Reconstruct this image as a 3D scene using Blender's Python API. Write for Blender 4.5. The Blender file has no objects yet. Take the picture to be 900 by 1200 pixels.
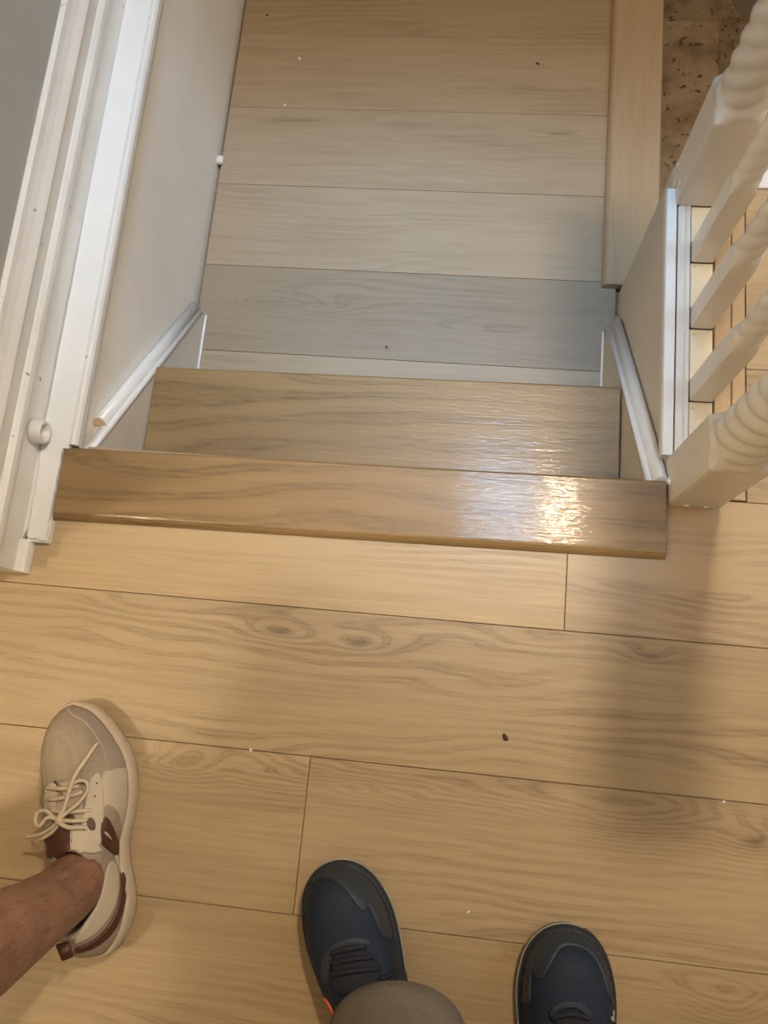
import bpy, bmesh, math, random
import numpy as np
from mathutils import Vector, Matrix, noise
from mathutils.bvhtree import BVHTree
from mathutils.geometry import delaunay_2d_cdt

SC = bpy.context.scene
COL = SC.collection
rnd = random.Random(7)

# ---------------------------------------------------------------- camera
H = 0.99                       # camera height over the upper floor
FPX = 920.21                   # focal length in pixels of a 900 x 1200 frame
def cam_matrix(a, b, c):
    return Matrix.Rotation(c, 3, 'Z') @ Matrix.Rotation(b, 3, 'X') @ Matrix.Rotation(a, 3, 'Z')
CAMR = cam_matrix(-0.344982493, 0.233998914, 0.4301347)
CAMP = Vector((0, 0, H))
cd = bpy.data.cameras.new('camera')
cam = bpy.data.objects.new('camera', cd)
COL.objects.link(cam)
cam.matrix_world = Matrix.Translation(CAMP) @ CAMR.to_4x4()
cd.sensor_fit = 'VERTICAL'
cd.sensor_height = 32.0
cd.lens = FPX / 1200 * 32.0
cd.clip_start = 0.01
SC.camera = cam

# ---------------------------------------------------------------- light
world = bpy.data.worlds.new('world')
SC.world = world
world.use_nodes = True
wb = world.node_tree.nodes['Background']
wb.inputs[0].default_value = (0.8, 0.85, 1.0, 1)
wb.inputs[1].default_value = 0.03
SC.view_settings.view_transform = 'Standard'
SC.view_settings.look = 'None'
SC.view_settings.gamma = 1.0
SC.view_settings.use_curve_mapping = False
SC.view_settings.exposure = 1.66
LAMP1 = 325.0      # radiance of the globe over the stairs
LAMP2 = 145.0      # radiance of the globe behind the people
COOL_W = 0.95     # added cool fill light above the steps, no such fixture seen
WINDOW_W = 1.3   # daylight entering at the window right of the balustrade

def area(name, loc, target, size, size_y, power, color):
    l = bpy.data.lights.new(name, 'AREA')
    l.shape = 'RECTANGLE'; l.size = size; l.size_y = size_y
    l.energy = power; l.color = color
    o = bpy.data.objects.new(name, l); COL.objects.link(o)
    o.location = loc
    o.rotation_euler = (Vector(target) - Vector(loc)).to_track_quat('-Z', 'Y').to_euler()
    return o
area('window_daylight', (1.66, 0.62, 1.45), (-0.55, 0.55, 0.0), 0.55, 0.75, WINDOW_W, (0.70, 0.85, 1.0)).data.spread = math.radians(110)
area('added_cool_fill', (0.16, 0.79, 2.385), (-0.14, 0.74, -0.3), 0.40, 0.32, COOL_W, (0.36, 0.65, 1.0)).data.spread = math.radians(34)

# ---------------------------------------------------------------- helpers
def tag(o, label=None, cat=None, group=None, kind=None):
    if label: o['label'] = label
    if cat: o['category'] = cat
    if group: o['group'] = group
    if kind: o['kind'] = kind
    return o

def empty(name, loc=(0, 0, 0), rz=0.0, parent=None):
    o = bpy.data.objects.new(name, None)
    COL.objects.link(o)
    o.location = loc; o.rotation_euler = (0, 0, rz)
    o.empty_display_size = 0.05
    if parent: o.parent = parent
    return o

def link(name, me, mat=None, parent=None, loc=(0, 0, 0), rz=0.0):
    o = bpy.data.objects.new(name, me)
    COL.objects.link(o)
    o.location = loc; o.rotation_euler = (0, 0, rz)
    if mat:
        me.materials.clear(); me.materials.append(mat)
    if parent: o.parent = parent
    return o

def finish(bm, name, mat=None, parent=None, smooth=False, loc=(0, 0, 0), rz=0.0):
    bmesh.ops.recalc_face_normals(bm, faces=bm.faces)
    me = bpy.data.meshes.new(name)
    bm.to_mesh(me); bm.free()
    if smooth:
        for p in me.polygons: p.use_smooth = True
    return link(name, me, mat, parent, loc, rz)

def bm_box(bm, x0, x1, y0, y1, z0, z1, bev=0.0, seg=1):
    v = [bm.verts.new((x, y, z)) for x in (x0, x1) for y in (y0, y1) for z in (z0, z1)]
    fs = [(0, 1, 3, 2), (4, 6, 7, 5), (0, 4, 5, 1), (2, 3, 7, 6), (0, 2, 6, 4), (1, 5, 7, 3)]
    faces = [bm.faces.new([v[i] for i in f]) for f in fs]
    if bev:
        es = set()
        for f in faces: es.update(f.edges)
        bmesh.ops.bevel(bm, geom=list(es), offset=bev, segments=seg, affect='EDGES', profile=0.5)

def box(name, x0, x1, y0, y1, z0, z1, mat, parent=None, bev=0.0, seg=1, smooth=False):
    cx, cy, cz = (x0 + x1) / 2, (y0 + y1) / 2, (z0 + z1) / 2
    bm = bmesh.new()
    bm_box(bm, x0 - cx, x1 - cx, y0 - cy, y1 - cy, z0 - cz, z1 - cz, bev, seg)
    return finish(bm, name, mat, parent, smooth, (cx, cy, cz))

def prism(name, pts, d0, d1, mat, parent=None, axis='Y', smooth=False, bev=0.0):
    """profile pts (a, b) swept from d0 to d1 along the axis: Y -> (x=a, z=b), X -> (y=a, z=b), Z -> (x=a, y=b)"""
    def P(a, b, d):
        return {'Y': (a, d, b), 'X': (d, a, b), 'Z': (a, b, d)}[axis]
    c = [sum(p[0] for p in pts) / len(pts), sum(p[1] for p in pts) / len(pts), (d0 + d1) / 2]
    org = Vector(P(*c))
    bm = bmesh.new()
    A = [bm.verts.new(Vector(P(a, b, d0)) - org) for a, b in pts]
    B = [bm.verts.new(Vector(P(a, b, d1)) - org) for a, b in pts]
    n = len(pts)
    for i in range(n):
        j = (i + 1) % n
        bm.faces.new((A[i], A[j], B[j], B[i]))
    bm.faces.new(A[::-1]); bm.faces.new(B)
    if bev:
        bmesh.ops.bevel(bm, geom=list(bm.edges), offset=bev, segments=2, affect='EDGES', profile=0.5)
    return finish(bm, name, mat, parent, smooth, org)

def sweep(name, prof, a, b, up, mat, parent=None, smooth=True):
    """closed profile (side, up) swept straight from point a to point b"""
    a, b = Vector(a), Vector(b)
    d = (b - a).normalized(); side = d.cross(Vector(up)).normalized(); u = side.cross(d).normalized()
    bm = bmesh.new()
    A = [bm.verts.new(side * p + u * q) for p, q in prof]
    B = [bm.verts.new((b - a) + side * p + u * q) for p, q in prof]
    n = len(prof)
    for i in range(n):
        j = (i + 1) % n
        bm.faces.new((A[i], A[j], B[j], B[i]))
    bm.faces.new(A[::-1]); bm.faces.new(B)
    o = finish(bm, name, mat, parent, False, a)
    if smooth:
        for p in o.data.polygons: p.use_smooth = len(p.vertices) == 4
    return o

def tube_mesh(bm, pts, r, n=8, cap=True, flat=1.0, taper=None):
    pts = [Vector(p) for p in pts]
    rings = []
    up = Vector((0, 0, 1))
    for i, p in enumerate(pts):
        d = (pts[min(i + 1, len(pts) - 1)] - pts[max(i - 1, 0)]).normalized()
        s = d.cross(up)
        if s.length < 1e-4: s = d.cross(Vector((1, 0, 0)))
        s.normalize(); u = s.cross(d).normalized()
        rr = r if taper is None else r * taper[i]
        rings.append([bm.verts.new(p + s * math.cos(t) * rr + u * math.sin(t) * rr * flat)
                      for t in (2 * math.pi * k / n for k in range(n))])
    for i in range(len(rings) - 1):
        for k in range(n):
            m = (k + 1) % n
            bm.faces.new((rings[i][k], rings[i][m], rings[i + 1][m], rings[i + 1][k]))
    if cap:
        bm.faces.new(rings[0][::-1]); bm.faces.new(rings[-1])

def spline(P, n, closed=False):
    P = [Vector(p) for p in P]
    out = []
    m = len(P)
    segs = m if closed else m - 1
    for i in range(segs):
        if closed:
            p0, p1, p2, p3 = P[(i - 1) % m], P[i], P[(i + 1) % m], P[(i + 2) % m]
        else:
            p0, p1, p2, p3 = P[max(i - 1, 0)], P[i], P[i + 1], P[min(i + 2, m - 1)]
        for k in range(n):
            t = k / n
            out.append(0.5 * ((2 * p1) + (p2 - p0) * t + (2 * p0 - 5 * p1 + 4 * p2 - p3) * t * t + (3 * p1 - p0 - 3 * p2 + p3) * t ** 3))
    if not closed: out.append(P[-1])
    return out

# ---------------------------------------------------------------- materials
class NT:
    def __init__(s, name):
        s.m = bpy.data.materials.new(name); s.m.use_nodes = True
        s.t = s.m.node_tree; s.n = s.t.nodes; s.l = s.t.links
        s.b = s.n['Principled BSDF']
    def new(s, typ, **kw):
        nd = s.n.new(typ)
        for k, v in kw.items(): setattr(nd, k, v)
        return nd
    def put(s, sock, v):
        if hasattr(v, 'node'): s.l.new(v, sock)
        elif isinstance(v, (tuple, list)) and len(v) == 3 and sock.type == 'RGBA': sock.default_value = (*v, 1)
        else: sock.default_value = v
    def math(s, op, a, b=0.0, c=0.0, clamp=False):
        nd = s.new('ShaderNodeMath', operation=op); nd.use_clamp = clamp
        s.put(nd.inputs[0], a); s.put(nd.inputs[1], b); s.put(nd.inputs[2], c)
        return nd.outputs[0]
    def mapping(s, vec, scale, loc=(0, 0, 0)):
        nd = s.new('ShaderNodeMapping')
        s.l.new(vec, nd.inputs[0]); s.put(nd.inputs[1], loc); s.put(nd.inputs[3], scale)
        return nd.outputs[0]
    def noise(s, vec, scale=1.0, detail=2.0, rough=0.5, w=None, dist=0.0):
        nd = s.new('ShaderNodeTexNoise')
        if w is not None:
            nd.noise_dimensions = '4D'; s.put(nd.inputs['W'], w)
        s.l.new(vec, nd.inputs['Vector'])
        nd.inputs['Scale'].default_value = scale; nd.inputs['Detail'].default_value = detail
        nd.inputs['Roughness'].default_value = rough; nd.inputs['Distortion'].default_value = dist
        return nd.outputs[0]
    def ramp(s, f, stops):
        nd = s.new('ShaderNodeValToRGB')
        e = nd.color_ramp.elements
        while len(e) > 1: e.remove(e[-1])
        for i, (p, c) in enumerate(stops):
            k = e[0] if i == 0 else e.new(p)
            k.position = p
            k.color = (*c, 1) if isinstance(c, (tuple, list)) else (c, c, c, 1)
        s.put(nd.inputs[0], f)
        return nd.outputs[0]
    def mix(s, f, a, b, typ='MIX'):
        nd = s.new('ShaderNodeMix', data_type='RGBA', blend_type=typ)
        s.put(nd.inputs[0], f); s.put(nd.inputs[6], a); s.put(nd.inputs[7], b)
        return nd.outputs[2]
    def bump(s, h, strength, dist=0.001):
        nd = s.new('ShaderNodeBump')
        nd.inputs['Strength'].default_value = strength; nd.inputs['Distance'].default_value = dist
        s.l.new(h, nd.inputs['Height'])
        s.l.new(nd.outputs[0], s.b.inputs['Normal']); s.l.new(nd.outputs[0], s.b.inputs['Coat Normal'])
    def obj(s): return s.new('ShaderNodeTexCoord').outputs['Object']
    def rand(s): return s.new('ShaderNodeObjectInfo').outputs['Random']
    def pos(s): return s.new('ShaderNodeNewGeometry').outputs['Position']

def sr(r, g, b):
    def f(c):
        c /= 255.0
        return c / 12.92 if c <= 0.04045 else ((c + 0.055) / 1.055) ** 2.4
    return (f(r), f(g), f(b))

def wood(name, light, dark, ring_freq=150.0, ring_amt=0.35, knots=(), rough=0.42, fine=0.5, bump=0.25, tone=0.12, wander=1.0, coat=0.0, calm=(0.46, 0.66, 0.04), pore=0.0):
    T = NT(name)
    o = T.obj(); r = T.rand()
    w = T.math('MULTIPLY', r, 60.0)
    sep = T.new('ShaderNodeSeparateXYZ'); T.l.new(o, sep.inputs[0])
    n1 = T.noise(T.mapping(o, (1.6, 7.0, 7.0)), 1.0, 2.0, 0.5, w)
    n2 = T.noise(T.mapping(o, (5.0, 26.0, 26.0)), 1.0, 2.0, 0.55, w)
    field = T.math('ADD', sep.outputs[1], T.math('MULTIPLY', n1, 0.16 * wander))
    field = T.math('ADD', field, T.math('MULTIPLY', n2, 0.020 * wander))
    core = None; swirl = None
    if knots:
        p = T.pos(); ps = T.new('ShaderNodeSeparateXYZ'); T.l.new(p, ps.inputs[0])
        warp = T.math('MULTIPLY', T.math('SUBTRACT', n2, 0.5), 1.6)
        for (kx, ky, a, b, amp, dk, lo, hi) in knots:
            dx = T.math('MULTIPLY', T.math('SUBTRACT', ps.outputs[0], kx), 1.0 / a)
            dy = T.math('MULTIPLY', T.math('SUBTRACT', ps.outputs[1], ky), 1.0 / b)
            dx = T.math('ADD', dx, warp); dy = T.math('ADD', dy, T.math('MULTIPLY', warp, 0.7))
            q = T.math('ADD', T.math('MULTIPLY', dx, dx), T.math('MULTIPLY', dy, dy))
            g = T.math('POWER', 2.718, T.math('MULTIPLY', q, -1.0))
            g = T.math('MULTIPLY', g, T.math('MULTIPLY', T.math('GREATER_THAN', ps.outputs[1], lo), T.math('LESS_THAN', ps.outputs[1], hi)))
            field = T.math('ADD', field, T.math('MULTIPLY', g, amp))
            swirl = g if swirl is None else T.math('ADD', swirl, g)
            if dk:
                c = T.math('MULTIPLY', T.math('POWER', 2.718, T.math('MULTIPLY', q, -9.0)), dk)
                core = c if core is None else T.math('ADD', core, c)
    sn = T.math('SINE', T.math('MULTIPLY', field, ring_freq))
    rings = T.ramp(T.math('ADD', T.math('MULTIPLY', sn, 0.5), 0.5), [(0.0, 0.0), (0.55, 0.25), (0.85, 1.0), (1.0, 0.55)])
    mask = T.ramp(T.noise(T.mapping(o, (2.0, 9.0, 9.0)), 1.0, 1.0, 0.5, T.math('ADD', w, 7.0)), [(calm[0], calm[2]), (calm[1], 1.0)])
    if swirl is not None:
        mask = T.math('ADD', mask, T.math('MULTIPLY', swirl, 0.8), clamp=True)
    f1 = T.noise(T.mapping(o, (9.0, 330.0, 330.0)), 1.0, 3.0, 0.6, w)
    f2 = T.noise(T.mapping(o, (3.0, 55.0, 55.0)), 1.0, 3.0, 0.6, w)
    f3 = T.noise(T.mapping(o, (38.0, 420.0, 420.0)), 1.0, 2.0, 0.6, w)
    rings = T.math('MULTIPLY', rings, mask)
    rings = T.math('MULTIPLY', rings, T.ramp(f3, [(0.30, 0.35), (0.62, 1.25)]))
    fac = T.math('ADD', T.math('MULTIPLY', rings, ring_amt), T.math('MULTIPLY', T.math('SUBTRACT', f1, 0.5), fine))
    fac = T.math('ADD', fac, T.math('MULTIPLY', T.math('SUBTRACT', f2, 0.45), 0.75 * fine))
    big = T.noise(T.mapping(o, (2.2, 8.0, 8.0)), 1.0, 2.0, 0.5, T.math('ADD', w, 3.0))
    fac = T.math('ADD', fac, T.math('MULTIPLY', T.math('SUBTRACT', big, 0.45), 0.9), clamp=True)
    col = T.mix(fac, light, dark)
    if core is not None:
        col = T.mix(T.math('MINIMUM', core, 0.85), col, tuple(c * 0.28 for c in dark))
    tn = T.math('ADD', 1.0 - tone / 2, T.math('MULTIPLY', r, tone))
    hs = T.new('ShaderNodeHueSaturation'); T.put(hs.inputs['Value'], tn); T.l.new(col, hs.inputs['Color'])
    oi = T.new('ShaderNodeObjectInfo')
    col = T.mix(1.0, hs.outputs[0], oi.outputs['Color'], 'MULTIPLY')
    T.l.new(col, T.b.inputs['Base Color'])
    T.put(T.b.inputs['Roughness'], T.math('ADD', rough - 0.05, T.math('MULTIPLY', f1, 0.12)))
    T.b.inputs['Coat Weight'].default_value = coat
    T.b.inputs['Coat Roughness'].default_value = 0.09 if pore else 0.18
    hgt = T.math('ADD', T.math('MULTIPLY', f1, 0.7), T.math('MULTIPLY', rings, -0.3))
    if pore:
        f4 = T.noise(T.mapping(o, (60.0, 260.0, 260.0)), 1.0, 2.0, 0.6, w)
        hgt = T.math('ADD', hgt, T.math('MULTIPLY', f4, pore))
    T.bump(hgt, bump, 0.0006)
    return T.m

def paint(name, col, rough=0.35, dirt=0.06, bump=0.12, specks=0.0, scale=1.0):
    T = NT(name)
    o = T.obj()
    n = T.noise(o, 9.0 * scale, 4.0, 0.6)
    c = T.mix(T.ramp(n, [(0.35, 0.0), (0.75, 1.0)]), col, tuple(x * (1 - dirt * 2) for x in col))
    if specks:
        sp = T.ramp(T.noise(o, 95.0, 1.0, 0.4), [(0.76, 0.0), (0.80, specks)])
        c = T.mix(sp, c, (0.10, 0.08, 0.06))
    T.l.new(c, T.b.inputs['Base Color'])
    T.b.inputs['Roughness'].default_value = rough
    T.bump(T.noise(o, 40.0 * scale, 4.0, 0.6), bump, 0.002)
    return T.m

def flat(name, col, rough=0.6, spec=0.5):
    T = NT(name)
    o = T.obj()
    c = T.mix(T.noise(o, 120.0, 3.0, 0.6), tuple(x * 0.86 for x in col), tuple(min(1, x * 1.12) for x in col))
    T.l.new(c, T.b.inputs['Base Color'])
    T.b.inputs['Roughness'].default_value = rough
    T.b.inputs['Specular IOR Level'].default_value = spec
    return T.m

# x, y, half-length, half-width, field amplitude, dark core, and the row (y range) it lies in
RA, RB_, RC, RD = (0.0823, 0.2613), (-0.0967, 0.0823), (-0.2757, -0.0967), (-0.4547, -0.2757)
FLOOR_KNOTS = [
    (-0.218, 0.050, 0.050, 0.016, 0.030, 0.55, *RB_), (-0.112, 0.046, 0.034, 0.012, 0.026, 0.6, *RB_),
    (0.245, 0.062, 0.035, 0.012, 0.022, 0.4, *RB_), (0.080, 0.065, 0.070, 0.014, 0.022, 0.0, *RB_), (-0.38, 0.070, 0.09, 0.018, 0.025, 0.0, *RB_),
    (-0.318, -0.120, 0.045, 0.022, 0.055, 0.0, *RC), (-0.20, -0.105, 0.09, 0.030, 0.055, 0.0, *RC),
    (-0.07, -0.100, 0.10, 0.034, 0.075, 0.0, *RC), (0.08, -0.100, 0.12, 0.040, 0.085, 0.0, *RC), (0.23, -0.110, 0.10, 0.040, 0.080, 0.0, *RC),
    (0.352, -0.142, 0.035, 0.018, 0.045, 0.6, *RC), (0.325, -0.310, 0.060, 0.028, 0.070, 0.0, *RD), (0.20, -0.290, 0.10, 0.020, 0.04, 0.0, *RD),
    (0.315, 0.135, 0.060, 0.012, 0.020, 0.0, *RA), (0.20, 0.140, 0.08, 0.014, 0.022, 0.0, *RA),
]
LA, LB, LC, LD = (0.587, 0.766), (0.945, 1.124), (1.124, 1.303), (1.303, 1.482)
LAND_KNOTS = [
    (-0.33, 0.690, 0.10, 0.016, 0.04, 0.0, *LA), (-0.42, 0.690, 0.05, 0.012, 0.03, 0.0, *LA), (0.135, 1.080, 0.06, 0.014, 0.02, 0.4, *LB),
    (-0.40, 1.095, 0.14, 0.012, 0.02, 0.3, *LB), (0.05, 1.42, 0.05, 0.014, 0.02, 0.5, *LD), (0.05, 0.66, 0.10, 0.02, 0.03, 0.0, *LA),
    (0.14, 1.18, 0.10, 0.016, 0.03, 0.0, *LC), (-0.05, 1.18, 0.08, 0.016, 0.03, 0.0, *LC),
]
M_FLOOR = wood('floor_oak', (0.430, 0.330, 0.200), (0.220, 0.150, 0.084), 420.0, 0.58, FLOOR_KNOTS, rough=0.42, fine=0.95, bump=0.4)
M_LAND = wood('landing_oak', (0.415, 0.320, 0.210), (0.225, 0.158, 0.094), 420.0, 0.38, LAND_KNOTS, rough=0.36, fine=0.95, bump=0.4)
M_TREAD = wood('stained_oak', (0.300, 0.192, 0.078), (0.125, 0.073, 0.028), 140.0, 0.62, (), rough=0.44, fine=0.60, bump=0.6, wander=1.5, tone=0.02, coat=0.22, calm=(0.30, 0.60, 0.15), pore=0.9)
M_STRIP = wood('pale_oak_strip', (0.470, 0.345, 0.215), (0.320, 0.220, 0.125), 120.0, 0.25, (), rough=0.34, fine=0.7, bump=0.7, tone=0.05, coat=0.3, pore=0.8)
M_WHITE = paint('gloss_white_paint', (0.765, 0.765, 0.75), 0.28, 0.05, 0.25, 0.7)
M_WHITE2 = paint('newer_white_paint', (0.82, 0.83, 0.83), 0.30, 0.04, 0.25, 0.0)
M_BALU = paint('thick_white_paint', (0.80, 0.77, 0.715), 0.26, 0.04, 0.2, 0.0)
M_CREAM = paint('cream_paint', (0.80, 0.72, 0.56), 0.35, 0.05, 0.2, 0.25)
M_WALL2 = paint('knee_wall_paint', (0.68, 0.65, 0.60), 0.5, 0.04, 0.2, 0.0, 0.6)
M_WALL = paint('warm_white_wall_paint', (0.86, 0.83, 0.78), 0.55, 0.04, 0.2, 0.0, 0.6)
M_WALLG = paint('grey_wall_paint', (0.41, 0.415, 0.405), 0.6, 0.03, 0.2, 0.0, 0.6)
M_SKIRT = paint('scuffed_skirt_paint', (0.66, 0.62, 0.56), 0.45, 0.07, 0.15, 0.0, 1.2)
M_FAR = paint('tan_wall_paint', (0.42, 0.37, 0.30), 0.7, 0.02, 0.1)
M_CEIL = paint('ceiling_paint', (0.50, 0.47, 0.42), 0.8, 0.02, 0.1)
M_DARK = flat('dark_gap', (0.035, 0.028, 0.022), 0.9)
M_SUB = flat('subfloor', (0.24, 0.17, 0.10), 0.9)
M_RAWWOOD = flat('raw_pine', (0.62, 0.45, 0.28), 0.7)
M_STEEL = flat('screw_steel', (0.20, 0.18, 0.15), 0.4)

def carpet_mat():
    T = NT('speckled_carpet')
    o = T.obj()
    a = T.noise(o, 420.0, 3.0, 0.7)
    c = T.mix(a, (0.22, 0.145, 0.080), (0.64, 0.48, 0.31))
    sp = T.ramp(T.noise(o, 60.0, 2.0, 0.6), [(0.60, 0.0), (0.68, 0.85)])
    c = T.mix(sp, c, (0.03, 0.018, 0.010))
    lg = T.ramp(T.noise(o, 14.0, 3.0, 0.6), [(0.4, 0.0), (0.7, 0.7)])
    c = T.mix(lg, c, (0.16, 0.095, 0.045))
    T.l.new(c, T.b.inputs['Base Color'])
    T.b.inputs['Roughness'].default_value = 0.95
    T.b.inputs['Specular IOR Level'].default_value = 0.1
    T.bump(a, 0.8, 0.004)
    return T.m
M_CARPET = carpet_mat()

# ---------------------------------------------------------------- setting: floors
RISE = 0.188
ZL = -2 * RISE
GAP = 0.00035
def plank(parent, x0, x1, y0, y1, ztop, mat, th=0.012):
    """one click-lock board, grain along x, eased edges"""
    L, Wd = (x1 - x0) / 2 - GAP, (y1 - y0) / 2 - GAP
    bm = bmesh.new(); e = 0.0006
    lo = [bm.verts.new((sx * L, sy * Wd, -th)) for sx, sy in ((-1, -1), (1, -1), (1, 1), (-1, 1))]
    md = [bm.verts.new((sx * L, sy * Wd, -e)) for sx, sy in ((-1, -1), (1, -1), (1, 1), (-1, 1))]
    hi = [bm.verts.new((sx * (L - e), sy * (Wd - e), 0)) for sx, sy in ((-1, -1), (1, -1), (1, 1), (-1, 1))]
    for k in range(4):
        m = (k + 1) % 4
        bm.faces.new((lo[k], lo[m], md[m], md[k])); bm.faces.new((md[k], md[m], hi[m], hi[k]))
    bm.faces.new(hi); bm.faces.new(lo[::-1])
    return finish(bm, 'plank', mat, parent, False, ((x0 + x1) / 2, (y0 + y1) / 2, ztop))

# subfloor of the upper storey: everything in front of the stair plus the strip right of the balustrade
floor = empty('floor'); tag(floor, kind='structure', label='upper floor of pale oak planks laid across the picture')
prism('subfloor', [(-1.9, -2.1), (1.7, -2.1), (1.7, 0.705), (0.3140, 0.705), (0.3140, 0.255), (0.262, 0.255), (0.262, 0.262), (-0.585, 0.262), (-0.585, 0.11), (-1.9, 0.11)],
      -0.14, -0.0122, M_SUB, floor, 'Z')
PW = 0.179
# print tone of single boards; far landing rows also carry painted dimness
TONES = {(0, -0.78): (1.06, 1.05, 1.02), (0, 0.14): (0.96, 0.95, 0.98), (-1, -0.70): (0.98, 0.98, 0.97), (-2, -0.16): (1.0, 1.0, 1.02), (-3, -0.74): (0.97, 0.96, 0.95)}
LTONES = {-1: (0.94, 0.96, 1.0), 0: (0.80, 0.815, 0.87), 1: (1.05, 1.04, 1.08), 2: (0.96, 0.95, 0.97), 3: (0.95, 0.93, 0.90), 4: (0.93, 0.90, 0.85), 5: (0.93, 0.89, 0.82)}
Y0 = 0.0823
for k in range(-12, 4):
    ya, yb = Y0 + PW * k, Y0 + PW * (k + 1)
    if k == 0: joints = [-0.78, 0.1375, 1.36, 1.7]
    elif k == -1: joints = [-1.9, -0.70, 0.53, 1.7]
    elif k == -2: joints = [-1.9, -1.38, -0.1595, 1.06, 1.7]
    elif k == 1: joints = [0.355, 1.10, 1.7]
    elif k == 2: joints = [0.355, 0.80, 1.7]
    elif k == 3:
        joints = [0.355, 1.30, 1.7]; yb = 0.705
    else:
        s = -1.9 + ((k * 0.53) % 1.1) + 0.15
        if k == -3: s = -0.74
        joints = [-1.9]
        while s < 1.6:
            joints.append(s); s += 1.22
        joints.append(1.7)
    for a, b in zip(joints, joints[1:]):
        p_ = plank(floor, a, b, ya, yb, 0.0, M_FLOOR)
        p_.color = (*TONES.get((k, round(a, 2)), (1, 1, 1)), 1)
plank(floor, -1.9, -0.78, Y0, 0.112, 0.0, M_FLOOR)
# short pieces: between corner trim and nosing row, left of the corner, and the border boards beside the balustrade
plank(floor, 0.262, 0.3545, Y0 + PW + 0.0005, 0.2535, 0.0, M_FLOOR) if Y0 + PW < 0.25 else None
def strip(parent, x0, x1, y0, y1, ztop, mat, name='border_board'):
    L, Wd, th, e = (y1 - y0) / 2 - GAP, (x1 - x0) / 2 - GAP, 0.012, 0.001
    bm = bmesh.new(); bm_box(bm, -L, L, -Wd, Wd, -th, 0, e)
    return finish(bm, name, mat, parent, False, ((x0 + x1) / 2, (y0 + y1) / 2, ztop), math.pi / 2)
strip(floor, 0.3150, 0.3365, 0.263, 0.704, 0.0, M_STRIP)
strip(floor, 0.3370, 0.3545, 0.263, 0.704, 0.0, M_STRIP)

landing = empty('landing_floor'); tag(landing, kind='structure', label='lower stair landing of pale oak planks between two walls')
prism('subfloor', [(-0.56, 0.40), (0.30, 0.40), (0.30, 2.2), (-0.56, 2.2)], ZL - 0.16, ZL - 0.0122, M_SUB, landing, 'Z')
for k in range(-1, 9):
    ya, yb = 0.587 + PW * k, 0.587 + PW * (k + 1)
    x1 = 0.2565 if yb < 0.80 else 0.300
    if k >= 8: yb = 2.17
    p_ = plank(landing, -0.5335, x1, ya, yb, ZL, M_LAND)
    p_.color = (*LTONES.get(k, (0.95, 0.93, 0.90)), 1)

# ---------------------------------------------------------------- setting: walls
def wall(name, x0, x1, y0, y1, z0, z1, mat):
    o = box(name, x0, x1, y0, y1, z0, z1, mat); tag(o, kind='structure'); return o
wall('wall_left', -0.70, -0.585, 0.11, 2.3, -0.03, 2.4, M_WALLG)
wall('wall_left_lower', -0.70, -0.541, 0.262, 2.3, ZL - 0.16, -0.03, M_WALL)
wall('wall_front', -1.9, -0.70, 0.11, 0.22, -0.03, 2.4, M_WALLG)
wall('wall_rear', -2.0, 1.8, -2.2, -2.1, -0.14, 2.4, M_FAR)
wall('wall_side', -2.0, -1.9, -2.1, 0.22, -0.14, 2.4, M_FAR)
wall('ceiling', -2.0, 1.8, -2.2, 2.3, 2.4, 2.5, M_CEIL)
wall('wall_back', -0.70, 1.8, 2.2, 2.3, -1.4, 2.4, M_FAR)
o = box('light_block', -0.585, 1.7, 0.975, 2.2, 1.20, 2.4, M_FAR); tag(o, kind='structure', label='added unseen block shading the far landing')  # added out of view to keep light off the far landing
# right wall with its window opening
wb_ = bmesh.new()
bm_box(wb_, 1.7, 1.8, -2.1, 0.30, -1.4, 2.4); bm_box(wb_, 1.7, 1.8, 0.94, 2.3, -1.4, 2.4)
bm_box(wb_, 1.7, 1.8, 0.30, 0.94, -1.4, 1.05); bm_box(wb_, 1.7, 1.8, 0.30, 0.94, 1.85, 2.4)
o = finish(wb_, 'wall_right', M_FAR); tag(o, kind='structure')
fb = bmesh.new()
for a in ((0.30, 0.94, 1.05, 1.09), (0.30, 0.94, 1.81, 1.85), (0.30, 0.34, 1.09, 1.81), (0.90, 0.94, 1.09, 1.81)):
    bm_box(fb, 1.72, 1.77, a[0], a[1], a[2], a[3])
o = finish(fb, 'window_1', M_WHITE2); tag(o, kind='structure')

# knee wall under the balustrade, its far end, and the carpeted flight that drops away behind it
o = prism('wall_balustrade', [(0.2615, 0.262), (0.313, 0.262), (0.313, 0.742), (0.2615, 0.742)], ZL - 0.16, -0.012, M_WALL2, None, 'Z'); tag(o, kind='structure')
o = box('trim_1', 0.262, 1.7, 0.7055, 0.742, -0.14, 0.004, M_WHITE, None, 0.002)
tag(o, kind='structure', label='white fascia board edging the upper floor beyond the balustrade')
o = box('wall_stair', 0.314, 1.7, 0.69, 0.704, -1.3, -0.141, M_WALL); tag(o, kind='structure')

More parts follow.
